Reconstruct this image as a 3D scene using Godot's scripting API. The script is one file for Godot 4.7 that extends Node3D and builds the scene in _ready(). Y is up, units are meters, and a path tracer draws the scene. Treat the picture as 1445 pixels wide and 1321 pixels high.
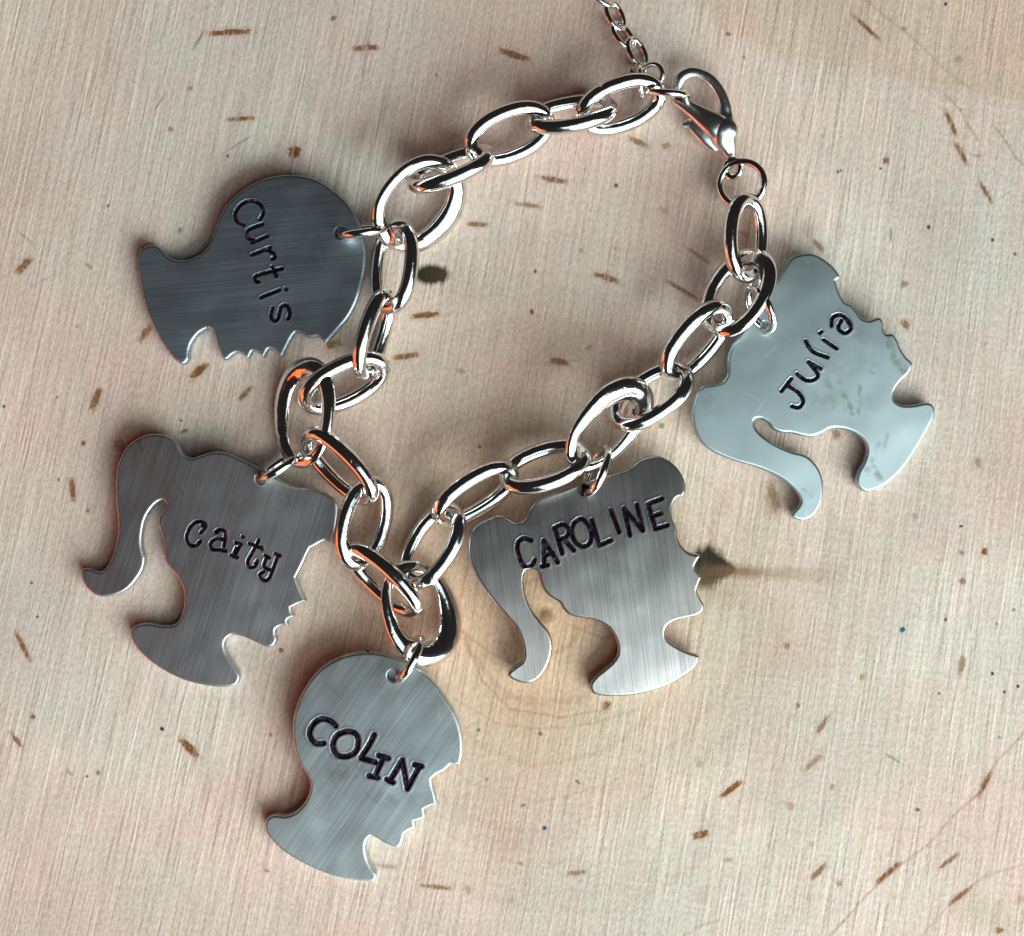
extends Node3D
# A charm bracelet on a sawn slice of pale wood, seen from straight above.
# Lengths are metres. Places were measured on the photograph in its own pixels (1445 x 1321), at 0.076 mm to the pixel.

const S := 0.000076
const EYE := 0.2
const MID := Vector2(722.5, 660.5)

var chrome: StandardMaterial3D
var chrome_thin: StandardMaterial3D
var ink: StandardMaterial3D
var used := {}


func _ready() -> void:
	# ---------------------------------------------------------------- camera, surroundings, light
	var cam := Camera3D.new()
	cam.name = "camera"
	cam.position = Vector3(0, EYE, 0)
	cam.rotation_degrees = Vector3(-90, 0, 0)
	cam.fov = rad_to_deg(2.0 * atan(1321.0 * S * 0.5 / EYE))
	cam.near = 0.01
	cam.far = 20.0
	add_child(cam)
	var env := Environment.new()
	env.background_mode = Environment.BG_COLOR
	env.background_color = Color(0.016, 0.014, 0.014).linear_to_srgb()
	env.tonemap_mode = Environment.TONE_MAPPER_LINEAR
	env.tonemap_exposure = 1.0
	env.sdfgi_enabled = true
	env.ssao_enabled = true
	env.ssil_enabled = true
	var we := WorldEnvironment.new()
	we.name = "surroundings"
	we.environment = env
	add_child(we)
	# the window beyond the lower right of the picture, and an added light for the bounce off a red surface low at left
	lamp("window_light", Vector3(0.36, 0.26, 0.42), Vector2(0.60, 0.44), Color(0.84, 0.98, 1.0), 0.85)
	lamp("upper_window_light", Vector3(0.17, 0.50, 0.21), Vector2(0.56, 0.32), Color(0.83, 0.98, 1.0), 0.075)
	lamp("orange_bounce_light", Vector3(-0.34, 0.085, 0.17), Vector2(0.36, 0.14), Color(1.0, 0.15, 0.03), 0.036)

	make_materials()
	make_wood()
	make_bracelet()
	make_charms()


func lamp(called: String, at: Vector3, size: Vector2, color: Color, energy: float) -> void:
	var l := AreaLight3D.new()
	l.name = called
	l.area_size = size
	l.area_normalize_energy = true
	l.area_range = 5.0
	l.area_attenuation = 2.0
	l.light_color = color.linear_to_srgb()
	l.light_energy = energy
	l.shadow_enabled = true
	add_child(l)
	l.look_at_from_position(at, Vector3.ZERO, Vector3.UP)


# -------------------------------------------------------------------- helpers
func place(p: Vector2, y: float) -> Vector3:
	# a point of the photograph, y metres above the wood
	var k := S * (EYE - y) / EYE
	return Vector3((p.x - MID.x) * k, y, (p.y - MID.y) * k)


func numbered(called: String) -> String:
	used[called] = used.get(called, -1) + 1
	return called if used[called] == 0 else "%s_%03d" % [called, used[called]]


func thing(called: String, label: String, category: String, at: Vector3, group := "") -> Node3D:
	var o := Node3D.new()
	o.name = numbered(called)
	add_child(o)
	o.position = at
	o.set_meta("label", label)
	o.set_meta("category", category)
	if group:
		o.set_meta("group", group)
	return o


func part(called: String, m: Mesh, mat: Material, parent: Node, label := "") -> MeshInstance3D:
	var o := MeshInstance3D.new()
	var n := 0
	for c in parent.get_children():
		if String(c.name).begins_with(called):
			n += 1
	o.name = called if n == 0 else "%s_%03d" % [called, n]
	o.mesh = m
	o.material_override = mat
	o.cast_shadow = GeometryInstance3D.SHADOW_CASTING_SETTING_ON
	if label:
		o.set_meta("label", label)
	parent.add_child(o, true)
	return o


func to_mesh(v: PackedVector3Array, n: PackedVector3Array, index: PackedInt32Array, uv := PackedVector2Array(), col := PackedColorArray()) -> ArrayMesh:
	var a := []
	a.resize(Mesh.ARRAY_MAX)
	a[Mesh.ARRAY_VERTEX] = v
	a[Mesh.ARRAY_NORMAL] = n
	a[Mesh.ARRAY_INDEX] = index
	if uv.size():
		a[Mesh.ARRAY_TEX_UV] = uv
	if col.size():
		a[Mesh.ARRAY_COLOR] = col
	var m := ArrayMesh.new()
	m.add_surface_from_arrays(Mesh.PRIMITIVE_TRIANGLES, a)
	return m


func tube(path: PackedVector3Array, radii: PackedFloat32Array, side: Vector3, closed: bool, around := 16, flat := 1.0) -> ArrayMesh:
	# a round bar along a path; side is roughly square to the path everywhere, flat squeezes it along side
	var v := PackedVector3Array()
	var n := PackedVector3Array()
	var index := PackedInt32Array()
	var count := path.size()
	for i in count:
		var before := path[(i - 1 + count) % count] if closed or i > 0 else path[0]
		var after := path[(i + 1) % count] if closed or i < count - 1 else path[count - 1]
		var t := (after - before).normalized()
		var e2 := (side - t * side.dot(t)).normalized()
		var e1 := t.cross(e2)
		for k in around:
			var a := TAU * k / around
			v.append(path[i] + (e1 * cos(a) + e2 * sin(a) * flat) * radii[i])
			n.append((e1 * cos(a) * flat + e2 * sin(a)).normalized())
	for i in (count if closed else count - 1):
		for k in around:
			var a := i * around + k
			var b := i * around + (k + 1) % around
			var c := ((i + 1) % count) * around + k
			var d := ((i + 1) % count) * around + (k + 1) % around
			index.append_array(PackedInt32Array([a, b, c, b, d, c]))
	if not closed:
		for e in [0, count - 1]:
			var base := v.size()
			var t: Vector3 = (path[0] - path[1]).normalized() if e == 0 else (path[e] - path[e - 1]).normalized()
			v.append(path[e] + t * radii[e] * 0.35)
			n.append(t)
			for k in around:
				v.append(v[e * around + k])
				n.append((t + n[e * around + k]).normalized())
			for k in around:
				var p := base + 1 + k
				var q := base + 1 + (k + 1) % around
				index.append_array(PackedInt32Array([base, q, p]) if e == 0 else PackedInt32Array([base, p, q]))
	return to_mesh(v, n, index)


func smooth_path(pts: Array, steps: int) -> PackedVector3Array:
	var out := PackedVector3Array()
	for i in pts.size() - 1:
		var a: Vector3 = pts[maxi(i - 1, 0)]
		var d: Vector3 = pts[mini(i + 2, pts.size() - 1)]
		for k in steps:
			out.append((pts[i] as Vector3).cubic_interpolate(pts[i + 1], a, d, float(k) / steps))
	out.append(pts[pts.size() - 1])
	return out


func smooth_numbers(r: Array, steps: int) -> PackedFloat32Array:
	var out := PackedFloat32Array()
	for i in r.size() - 1:
		for k in steps:
			out.append(cubic_interpolate(r[i], r[i + 1], r[maxi(i - 1, 0)], r[mini(i + 2, r.size() - 1)], float(k) / steps))
	out.append(r[r.size() - 1])
	return out


# -------------------------------------------------------------------- materials
func noise(kind: int, frequency: float, octaves: int, seed_number: int) -> FastNoiseLite:
	var f := FastNoiseLite.new()
	f.noise_type = kind
	f.frequency = frequency
	f.fractal_type = FastNoiseLite.FRACTAL_FBM if octaves > 1 else FastNoiseLite.FRACTAL_NONE
	f.fractal_octaves = octaves
	f.seed = seed_number
	return f


func grey(f: FastNoiseLite, w: int, h: int, to_w: int, to_h: int) -> PackedByteArray:
	var im := f.get_image(w, h, false, false, true)
	im.convert(Image.FORMAT_L8)
	if to_w != w or to_h != h:
		im.resize(to_w, to_h, Image.INTERPOLATE_CUBIC)
	return im.get_data()


func make_materials() -> void:
	chrome = StandardMaterial3D.new()
	chrome.metallic = 1.0
	chrome.albedo_color = Color(0.86, 0.85, 0.83).linear_to_srgb()
	chrome.roughness = 0.125
	var f := noise(FastNoiseLite.TYPE_SIMPLEX_SMOOTH, 0.03, 3, 5)
	var wear := ImageTexture.create_from_image(f.get_image(256, 256, false, false, true))
	chrome.heightmap_enabled = true
	chrome.heightmap_texture = wear
	chrome.heightmap_scale = 0.0016
	chrome.uv1_triplanar = true
	chrome.uv1_scale = Vector3(120, 120, 120)
	chrome_thin = chrome.duplicate()
	chrome_thin.albedo_color = Color(0.82, 0.8, 0.77).linear_to_srgb()
	ink = StandardMaterial3D.new()
	ink.vertex_color_use_as_albedo = true
	ink.metallic = 0.0
	ink.roughness = 0.55
	ink.metallic_specular = 0.22


# -------------------------------------------------------------------- the sawn wood
func make_wood() -> void:
	var w := 2048
	var h := 1872
	var across := 1.5                       # the drawn piece is one and a half photographs wide
	var px_of := 1445.0 * across / w        # photograph pixels to the texel
	var ox := MID.x - w * px_of * 0.5
	var oy := MID.y - h * px_of * 0.5
	var fine := grey(noise(FastNoiseLite.TYPE_VALUE, 0.36, 1, 11), 1024, 128, 1024, 1024)
	var mid := grey(noise(FastNoiseLite.TYPE_SIMPLEX, 0.11, 2, 12), 1024, 96, 1024, 1024)
	var cross := grey(noise(FastNoiseLite.TYPE_VALUE, 0.3, 1, 13), 160, 1024, 1024, 1024)
	var blotch := grey(noise(FastNoiseLite.TYPE_SIMPLEX_SMOOTH, 0.018, 4, 14), 256, 256, 1024, 1024)
	var tint := grey(noise(FastNoiseLite.TYPE_SIMPLEX_SMOOTH, 0.012, 3, 15), 256, 256, 1024, 1024)
	var speck := grey(noise(FastNoiseLite.TYPE_VALUE, 0.5, 1, 16), 1024, 1024, 1024, 1024)
	var grain := grey(noise(FastNoiseLite.TYPE_SIMPLEX, 0.13, 2, 17), 1024, 1024, 1024, 1024)
	var rgb := PackedFloat32Array()
	rgb.resize(w * h * 3)
	var relief := PackedByteArray()
	relief.resize(w * h)
	var pith := Vector2(772, 870)
	for j in h:
		var py := oy + j * px_of
		for i in w:
			var px := ox + i * px_of
			# saw marks lean a little; the slant eases towards the right
			var s := int(px + (0.19 - 0.00006 * px) * py + 4000.0)
			var q := int(py * 0.55 + 3000.0)
			var a := fine[((q + (s * 7 & 255)) & 1023) * 1024 + (s & 1023)] / 255.0 - 0.5
			var b := mid[((q >> 1) & 1023) * 1024 + (s * 3 / 4 & 1023)] / 255.0 - 0.5
			var k := int(py - 0.12 * px + 4000.0)
			var c := cross[(k & 1023) * 1024 + (int(px * 0.6 + 3000.0) & 1023)] / 255.0 - 0.5
			var low := int(px * 0.45 + 175.0) & 1023
			var low2 := int(py * 0.45 + 165.0) & 1023
			var d := blotch[low2 * 1024 + low] / 255.0 - 0.5
			var e := tint[low * 1024 + low2] / 255.0 - 0.5
			var sp := speck[(j & 1023) * 1024 + (i & 1023)] / 255.0
			var rx := px - pith.x
			var ry := py - pith.y
			var r := sqrt(rx * rx + ry * ry * 1.12) + d * 60.0
			var weave := clampf(0.35 + (px + py - 900.0) * 0.0006, 0.2, 1.0)
			var weave2 := clampf(1.0 - r / 900.0, 0.0, 1.0)
			var e2 := blotch[(int(px * 1.9 + 900.0) & 1023) * 1024 + (int(py * 1.6 + 850.0) & 1023)] / 255.0 - 0.5
			var iso := speck[(int(py + 0.9 * i) & 1023) * 1024 + (int(i * 0.9 + 0.18 * j + 900.0) & 1023)] / 255.0 - 0.5
			var soft := grain[((j * 3 / 4) & 1023) * 1024 + (int(i * 1.5 + 0.26 * j) & 1023)] / 255.0 - 0.5
			var line := a * absf(a) * 2.0
			var lum := 1.0 + 0.40 * line * clampf(0.9 + d * 3.0, 0.25, 1.7) + 0.12 * b + 0.15 * iso + 0.28 * soft + 0.035 * sin(r * 0.062 + 2.0 * sin(r * 0.013)) * weave2 + 0.07 * c * weave + 0.24 * d
			if sp > 0.93:
				lum -= (sp - 0.93) * 2.2
			var heart := exp(-r * r / 90000.0)        # heartwood round the pith is yellower
			var red := 0.735 - 0.02 * heart + 0.06 * e + 0.035 * e2
			var green := 0.585 - 0.075 * heart - 0.085 * e - 0.045 * e2
			var blue := 0.49 - 0.15 * heart - 0.085 * e - 0.025 * e2
			# growth rings, faint, strongest close to the pith
			var ring := sin(r * 0.105 + 1.6 * sin(r * 0.021))
			if ring > 0.86:
				var g := (ring - 0.86) * 4.0 * (0.6 * exp(-r / 190.0) + 0.07)
				red *= 1.0 - g * 0.4
				green *= 1.0 - g * 0.7
				blue *= 1.0 - g * 0.8
			# the darker sapwood corner beyond an uneven edge
			var edge := (px - 1055.0) * 0.42 - (py - 28.0) * 1.0 + d * 120.0
			if px > 1330.0:
				edge -= (px - 1330.0) * 0.28
			var corner := clampf(edge * 0.03 + 0.3, 0.0, 1.0) * clampf(1.0 - (py - 150.0) * 0.02, 0.0, 1.0)
			if corner > 0.0:
				red *= 1.0 - 0.10 * corner
				green *= 1.0 - 0.15 * corner
				blue *= 1.0 - 0.22 * corner
			var at := (j * w + i) * 3
			rgb[at] = red * lum
			rgb[at + 1] = green * lum
			rgb[at + 2] = blue * lum * (1.0 + 0.05 * b)
			relief[j * w + i] = clampi(int(128.0 + 230.0 * line + 40.0 * b + 55.0 * soft + 40.0 * c * weave), 0, 255)
	# flecks: x, y, length, slant in degrees, width, strength
	var brown := [
		[325, 45, 58, -3, 7, 0.85], [339, 167, 40, -4, 5, 0.85], [415, 214, 17, 0, 14, 0.9], [33, 374, 29, -47, 9, 0.8], [125, 375, 11, 40, 4, 0.5], [253, 325, 8, -70, 5, 0.6],
		[515, 67, 38, -3, 7, 0.8], [726, 77, 44, 18, 8, 0.8], [781, 253, 40, 11, 6, 0.75], [745, 289, 38, 9, 5, 0.6], [674, 316, 30, 3, 6, 0.75], [600, 444, 40, -5, 7, 0.85],
		[855, 391, 38, 18, 7, 0.75], [901, 200, 34, 27, 7, 0.7], [963, 409, 52, 31, 5, 0.7], [985, 360, 42, 34, 4, 0.5], [573, 502, 34, -8, 7, 0.8], [650, 523, 12, 30, 6, 0.35],
		[1222, 38, 50, 42, 5, 0.85], [1342, 174, 38, 66, 6, 0.8], [1356, 216, 36, 62, 6, 0.8], [1391, 271, 32, 60, 5, 0.75], [1250, 226, 9, 0, 8, 0.9], [1155, 346, 20, 45, 7, 0.6],
		[1257, 331, 18, 90, 3, 0.5], [1050, 330, 16, 35, 5, 0.4], [1138, 320, 26, 80, 14, 0.15], [1277, 457, 15, 40, 8, 0.7], [1276, 400, 12, -30, 7, 0.6],
		[204, 470, 26, -55, 8, 0.8], [280, 523, 30, -42, 9, 0.85], [134, 563, 34, -68, 9, 0.8], [345, 555, 27, -46, 6, 0.75], [102, 690, 32, 84, 7, 0.8], [117, 625, 7, 0, 6, 0.8], [124, 720, 7, 0, 5, 0.6],
		[471, 485, 22, -14, 10, 0.75], [168, 628, 16, 80, 12, 0.6], [440, 575, 26, -40, 12, 0.5], [432, 630, 16, -30, 6, 0.7], [790, 510, 30, 9, 8, 0.75], [830, 490, 10, -40, 6, 0.4],
		[1091, 700, 42, 74, 10, 0.6], [1389, 777, 9, 0, 9, 0.9], [1358, 820, 9, -20, 7, 0.8], [1380, 652, 15, 80, 7, 0.5], [1357, 780, 6, 0, 5, 0.7], [1180, 612, 14, 70, 10, 0.6], [1290, 728, 10, 60, 6, 0.4],
		[32, 912, 43, 63, 6, 0.8], [22, 1043, 27, 54, 5, 0.75], [267, 1055, 39, 47, 9, 0.85], [46, 1011, 7, 0, 5, 0.8], [138, 1090, 7, 90, 4, 0.7], [98, 1090, 10, 50, 4, 0.4],
		[615, 1251, 44, 6, 5, 0.7], [815, 1231, 26, -6, 6, 0.65], [545, 1222, 30, 6, 5, 0.4], [855, 995, 14, -45, 7, 0.8], [686, 1099, 5, 0, 5, 0.6], [376, 1228, 9, 0, 4, 0.5], [396, 917, 7, -20, 5, 0.8], [381, 1036, 5, 0, 5, 0.6],
		[1356, 938, 27, -76, 8, 0.6], [1161, 1021, 30, -55, 6, 0.65], [1147, 1075, 36, -42, 6, 0.55], [1031, 1113, 36, -39, 7, 0.85], [988, 1177, 23, -15, 9, 0.85], [1155, 1229, 28, -45, 7, 0.7], [1253, 1231, 46, -41, 6, 0.85],
		[1338, 1215, 34, -39, 5, 0.75], [1355, 1263, 37, -39, 6, 0.8], [1388, 1108, 40, -62, 6, 0.85], [1110, 911, 9, -70, 6, 0.6], [1216, 955, 8, 0, 7, 0.55], [1125, 995, 7, 0, 6, 0.7], [1027, 1213, 12, 0, 5, 0.4],
		[1174, 1110, 10, -60, 5, 0.5], [988, 1078, 9, 0, 8, 0.35], [1184, 1246, 9, 0, 8, 0.5], [1410, 1312, 12, -20, 7, 0.8], [1145, 1190, 8, 80, 5, 0.3], [868, 350, 6, -60, 4, 0.5], [820, 353, 7, 60, 5, 0.4], [937, 296, 14, 30, 6, 0.35],
		[869, 261, 5, 0, 5, 0.9], [615, 105, 4, 0, 4, 1.0], [755, 382, 4, 0, 4, 0.9], [750, 440, 7, 80, 4, 0.9], [940, 205, 12, -20, 8, 0.5], [575, 910, 6, 0, 6, 0.4], [268, 124, 8, 0, 5, 0.5], [240, 182, 8, 20, 5, 0.45],
		[1027, 47, 7, 20, 4, 0.7], [1050, 80, 6, 20, 4, 0.5], [1352, 83, 12, -20, 8, 0.4], [1275, 40, 8, 20, 5, 0.4], [1438, 1270, 14, -70, 10, 0.35], [720, 1270, 10, -40, 6, 0.3], [660, 1255, 14, 80, 6, 0.3],
	]
	var dark := [
		[280, 55, 30, -60, 3, 0.45], [225, 143, 28, -60, 2, 0.4], [335, 203, 46, -32, 2, 0.35], [321, 220, 5, 80, 3, 0.7], [470, 25, 9, -35, 5, 0.6], [36, 335, 26, 40, 2, 0.3], [60, 395, 40, -28, 2, 0.22],
		[228, 1028, 6, 50, 4, 0.95], [1310, 320, 5, 0, 5, 0.9], [1186, 240, 3, 0, 4, 0.6], [1242, 237, 3, 0, 3, 0.8], [259, 608, 13, -20, 4, 0.6], [255, 593, 4, 0, 3, 0.6], [5, 573, 5, 50, 4, 0.7], [815, 1103, 9, 45, 3, 0.6],
		[738, 1136, 8, -20, 3, 0.6], [1260, 1070, 26, 32, 3, 0.4], [1294, 1142, 7, 0, 4, 0.7], [1356, 742, 3, 80, 5, 0.9], [1334, 874, 4, 0, 4, 0.8], [1410, 1040, 4, 0, 4, 0.5], [1400, 950, 4, 0, 4, 0.9], [1417, 976, 4, 0, 4, 0.8],
		[1436, 968, 4, 0, 4, 0.9], [1400, 338, 4, 0, 4, 0.9], [1432, 358, 4, 0, 4, 0.7], [1334, 5, 4, 0, 4, 0.9], [80, 560, 4, 0, 3, 0.6], [152, 290, 4, 0, 4, 0.6], [637, 700, 4, 0, 4, 0.8], [676, 630, 5, 0, 4, 0.6], [1325, 978, 4, 0, 3, 0.7], [122, 1095, 4, 0, 3, 0.7],
		[1430, 860, 5, 0, 4, 0.5], [1406, 880, 4, 0, 4, 0.5], [675, 1030, 5, 80, 4, 0.6], [762, 1035, 5, 0, 5, 0.6], [52, 870, 4, 0, 3, 0.7], [44, 822, 4, 0, 3, 0.7], [108, 460, 5, 90, 3, 0.4], [82, 676, 5, 90, 3, 0.6],
	]
	var marks := func(list: Array, col: Vector3, ragged: float) -> void:
		for m in list:
			var reach := int(m[2] * 0.7 + m[4] * 1.3 + 5)
			var dir := Vector2.from_angle(deg_to_rad(m[3]))
			for y in range(int((m[1] - reach - oy) / px_of), int((m[1] + reach - oy) / px_of) + 1):
				for x in range(int((m[0] - reach - ox) / px_of), int((m[0] + reach - ox) / px_of) + 1):
					if x < 0 or y < 0 or x >= w or y >= h:
						continue
					var p := Vector2(ox + x * px_of - m[0], oy + y * px_of - m[1])
					var st := relief[y * w + x] / 255.0 - 0.5
					var u: float = absf(p.dot(dir)) / (m[2] * 0.5)
					var bend: float = 0.06 * m[4] * (u * u)
					var v: float = absf(p.dot(dir.orthogonal()) + bend + st * ragged * 2.6) / (m[4] * 0.66 * (1.0 - 0.35 * minf(u, 1.0)))
					var mottle := speck[((y * 2 / 3) & 1023) * 1024 + (x * 2 / 3 & 1023)] / 255.0 - 0.5
					var full: float = 1.0 - maxf(u + st * ragged * 0.4, v) + mottle * 0.3 * ragged
					var k: float = clampf(full * 2.0 + 0.5, 0.0, 1.0) * minf(1.0, m[5] * 1.15) * clampf(1.0 + st * 1.8 * ragged + mottle * 0.4 * ragged, 0.2, 1.0)
					k = maxf(k, clampf(1.35 - maxf(u, v * 0.55), 0.0, 0.5) * 0.35 * ragged * m[5])
					var deep: float = lerpf(1.25, 0.72, clampf(full * 1.8, 0.0, 1.0))
					var at := (y * w + x) * 3
					for ch in 3:
						rgb[at + ch] = lerpf(rgb[at + ch], col[ch] * deep, k)
	marks.call(brown, Vector3(0.29, 0.118, 0.035), 1.0)
	marks.call(dark, Vector3(0.05, 0.05, 0.055), 0.3)
	marks.call([[768, 1168, 6, 80, 5, 0.9], [1273, 888, 8, -30, 6, 0.9], [1182, 242, 4, 0, 4, 0.8], [775, 255, 12, 0, 5, 0.25]], Vector3(0.05, 0.17, 0.22), 0.2)
	marks.call([[933, 600, 8, 0, 7, 0.7]], Vector3(0.16, 0.3, 0.05), 0.6)
	marks.call([[1115, 1137, 12, 80, 8, 0.5], [734, 1218, 6, 0, 5, 0.6], [240, 181, 6, 0, 5, 0.4], [1380, 219, 10, 0, 5, 0.5]], Vector3(0.5, 0.19, 0.13), 0.5)
	# the black scorch left of the middle, the dark knot and its stained tail, the pith, a round old stain
	var blobs := [
		[609, 387, 28, 16, 0.0, 1.0, Vector3(0.03, 0.024, 0.016)], [640, 395, 60, 42, 0.0, 0.16, Vector3(0.3, 0.2, 0.1)],
		[996, 800, 31, 35, 0.2, 1.0, Vector3(0.045, 0.034, 0.022)], [1014, 802, 22, 17, 0.0, 1.0, Vector3(0.045, 0.034, 0.022)], [1026, 803, 13, 8, 0.0, 1.0, Vector3(0.06, 0.042, 0.025)],
		[1080, 808, 100, 15, 0.05, 0.5, Vector3(0.33, 0.19, 0.1)], [1040, 806, 46, 12, 0.05, 0.6, Vector3(0.22, 0.11, 0.06)], [1165, 812, 36, 24, 0.0, 0.25, Vector3(0.36, 0.2, 0.12)], [1000, 830, 60, 40, 0.3, 0.35, Vector3(0.35, 0.23, 0.12)],
		[770, 867, 16, 13, 0.5, 0.85, Vector3(0.2, 0.12, 0.05)], [771, 868, 6, 5, 0.5, 0.6, Vector3(0.42, 0.3, 0.16)], [720, 1192, 42, 40, 0.0, 0.18, Vector3(0.4, 0.24, 0.16)], [990, 1262, 18, 18, 0.0, 0.3, Vector3(0.36, 0.29, 0.2)],
		[1390, 1290, 70, 36, 0.3, 0.3, Vector3(0.42, 0.35, 0.2)], [1130, 930, 60, 40, 0.2, 0.12, Vector3(0.5, 0.3, 0.22)], [470, 470, 60, 50, 0.0, 0.12, Vector3(0.36, 0.22, 0.1)],
		[1090, 712, 20, 30, -0.2, 0.35, Vector3(0.3, 0.14, 0.08)], [1140, 325, 22, 14, 0.0, 0.22, Vector3(0.36, 0.27, 0.16)], [1320, 330, 60, 90, 0.3, 0.13, Vector3(0.4, 0.3, 0.2)],
	]
	for m in blobs:
		var reach := int(maxf(m[2], m[3]) * 1.5)
		for y in range(maxi(0, int((m[1] - reach - oy) / px_of)), mini(h, int((m[1] + reach - oy) / px_of) + 1)):
			for x in range(maxi(0, int((m[0] - reach - ox) / px_of)), mini(w, int((m[0] + reach - ox) / px_of) + 1)):
				var p := Vector2(ox + x * px_of - m[0], oy + y * px_of - m[1]).rotated(-m[4])
				var st := relief[y * w + x] / 255.0 - 0.5
				var r: float = Vector2(p.x / m[2], p.y / m[3]).length() + st * 0.3
				var soft: float = 2.6 if m[5] > 0.9 else 1.3
				var k: float = clampf((1.0 - r) * soft + (0.15 if m[5] > 0.9 else 0.0), 0.0, 1.0) * m[5]
				var at := (y * w + x) * 3
				for ch in 3:
					rgb[at + ch] = lerpf(rgb[at + ch], m[6][ch], k)
	# the thin dark growth line at the lower right, and two fine cracks at the upper right
	var lines := [
		[Vector2(1470, 1000), Vector2(1437, 1043), Vector2(1405, 1075), Vector2(1380, 1120), Vector2(1345, 1150), Vector2(1308, 1193), Vector2(1270, 1220), Vector2(1225, 1260), Vector2(1190, 1300), Vector2(1150, 1340)],
		[Vector2(1460, 1215), Vector2(1390, 1235), Vector2(1340, 1275), Vector2(1305, 1315), Vector2(1290, 1340)],
		[Vector2(1222, 0), Vector2(1255, 28), Vector2(1290, 55), Vector2(1330, 95), Vector2(1370, 125)],
		[Vector2(1334, 134), Vector2(1355, 155), Vector2(1368, 180), Vector2(1380, 198)],
		[Vector2(1403, 178), Vector2(1420, 200), Vector2(1433, 222), Vector2(1450, 238)],
		[Vector2(964, 1321), Vector2(990, 1305), Vector2(1020, 1297)],
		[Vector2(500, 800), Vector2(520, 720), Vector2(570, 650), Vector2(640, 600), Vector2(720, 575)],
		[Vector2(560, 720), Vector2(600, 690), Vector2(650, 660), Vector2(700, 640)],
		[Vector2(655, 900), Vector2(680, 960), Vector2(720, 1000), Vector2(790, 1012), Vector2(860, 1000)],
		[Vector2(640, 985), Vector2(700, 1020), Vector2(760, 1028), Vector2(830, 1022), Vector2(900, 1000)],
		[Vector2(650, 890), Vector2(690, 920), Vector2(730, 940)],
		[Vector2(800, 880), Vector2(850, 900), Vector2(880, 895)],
	]
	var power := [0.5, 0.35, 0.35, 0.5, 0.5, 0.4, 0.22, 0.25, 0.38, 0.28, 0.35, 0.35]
	for n in lines.size():
		for i in lines[n].size() - 1:
			var a: Vector2 = lines[n][i]
			var b: Vector2 = lines[n][i + 1]
			for y in range(int((minf(a.y, b.y) - 6 - oy) / px_of), int((maxf(a.y, b.y) + 6 - oy) / px_of) + 1):
				for x in range(int((minf(a.x, b.x) - 6 - ox) / px_of), int((maxf(a.x, b.x) + 6 - ox) / px_of) + 1):
					if x < 0 or y < 0 or x >= w or y >= h:
						continue
					var p := Vector2(ox + x * px_of, oy + y * px_of)
					var st := relief[y * w + x] / 255.0 - 0.5
					var dist := p.distance_to(Geometry2D.get_closest_point_to_segment(p, a, b)) + st * 2.0
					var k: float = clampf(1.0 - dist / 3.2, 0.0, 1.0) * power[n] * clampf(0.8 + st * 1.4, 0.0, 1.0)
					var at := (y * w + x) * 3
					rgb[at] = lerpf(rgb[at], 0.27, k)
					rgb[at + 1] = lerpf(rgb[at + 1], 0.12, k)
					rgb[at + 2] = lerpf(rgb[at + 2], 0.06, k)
	# to sRGB bytes through a table
	var table := PackedByteArray()
	table.resize(1025)
	for i in 1025:
		var c := i / 1024.0
		table[i] = clampi(int(255.0 * (12.92 * c if c < 0.0031308 else 1.055 * pow(c, 1 / 2.4) - 0.055) + 0.5), 0, 255)
	var bytes := PackedByteArray()
	bytes.resize(w * h * 3)
	for i in w * h * 3:
		bytes[i] = table[clampi(int(rgb[i] * 1024.0), 0, 1024)]
	var mat := StandardMaterial3D.new()
	mat.albedo_texture = ImageTexture.create_from_image(Image.create_from_data(w, h, false, Image.FORMAT_RGB8, bytes))
	mat.heightmap_enabled = true
	mat.heightmap_texture = ImageTexture.create_from_image(Image.create_from_data(w, h, false, Image.FORMAT_L8, relief))
	mat.heightmap_scale = 0.006
	mat.roughness = 0.75
	mat.metallic_specular = 0.2
	# the slab itself: a sawn sheet with real thickness
	var sx := w * px_of * S
	var sz := h * px_of * S
	var half := 0.16
	var v := PackedVector3Array()
	var nn := PackedVector3Array()
	var uv := PackedVector2Array()
	var index := PackedInt32Array()
	var quad := func(a: Vector3, b: Vector3, c: Vector3, d: Vector3, up: Vector3) -> void:
		var base := v.size()
		for p in [a, b, c, d]:
			v.append(p)
			nn.append(up)
			uv.append(Vector2(p.x / sx + 0.5, (p.z - p.y) / sz + 0.5))
		index.append_array(PackedInt32Array([base, base + 1, base + 2, base, base + 2, base + 3]))
	var t := -0.022
	quad.call(Vector3(-half, 0, -half), Vector3(half, 0, -half), Vector3(half, 0, half), Vector3(-half, 0, half), Vector3.UP)
	quad.call(Vector3(-half, 0, half), Vector3(half, 0, half), Vector3(half, t, half), Vector3(-half, t, half), Vector3(0, 0, 1))
	quad.call(Vector3(half, 0, -half), Vector3(-half, 0, -half), Vector3(-half, t, -half), Vector3(half, t, -half), Vector3(0, 0, -1))
	quad.call(Vector3(half, 0, half), Vector3(half, 0, -half), Vector3(half, t, -half), Vector3(half, t, half), Vector3(1, 0, 0))
	quad.call(Vector3(-half, 0, -half), Vector3(-half, 0, half), Vector3(-half, t, half), Vector3(-half, t, -half), Vector3(-1, 0, 0))
	quad.call(Vector3(-half, t, half), Vector3(half, t, half), Vector3(half, t, -half), Vector3(-half, t, -half), Vector3.DOWN)
	var o := MeshInstance3D.new()
	o.name = "wood_surface"
	o.mesh = to_mesh(v, nn, index, uv)
	o.material_override = mat
	o.set_meta("kind", "structure")
	o.set_meta("label", "pale sawn wood slice with brown flecks under the bracelet")
	add_child(o)


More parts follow.
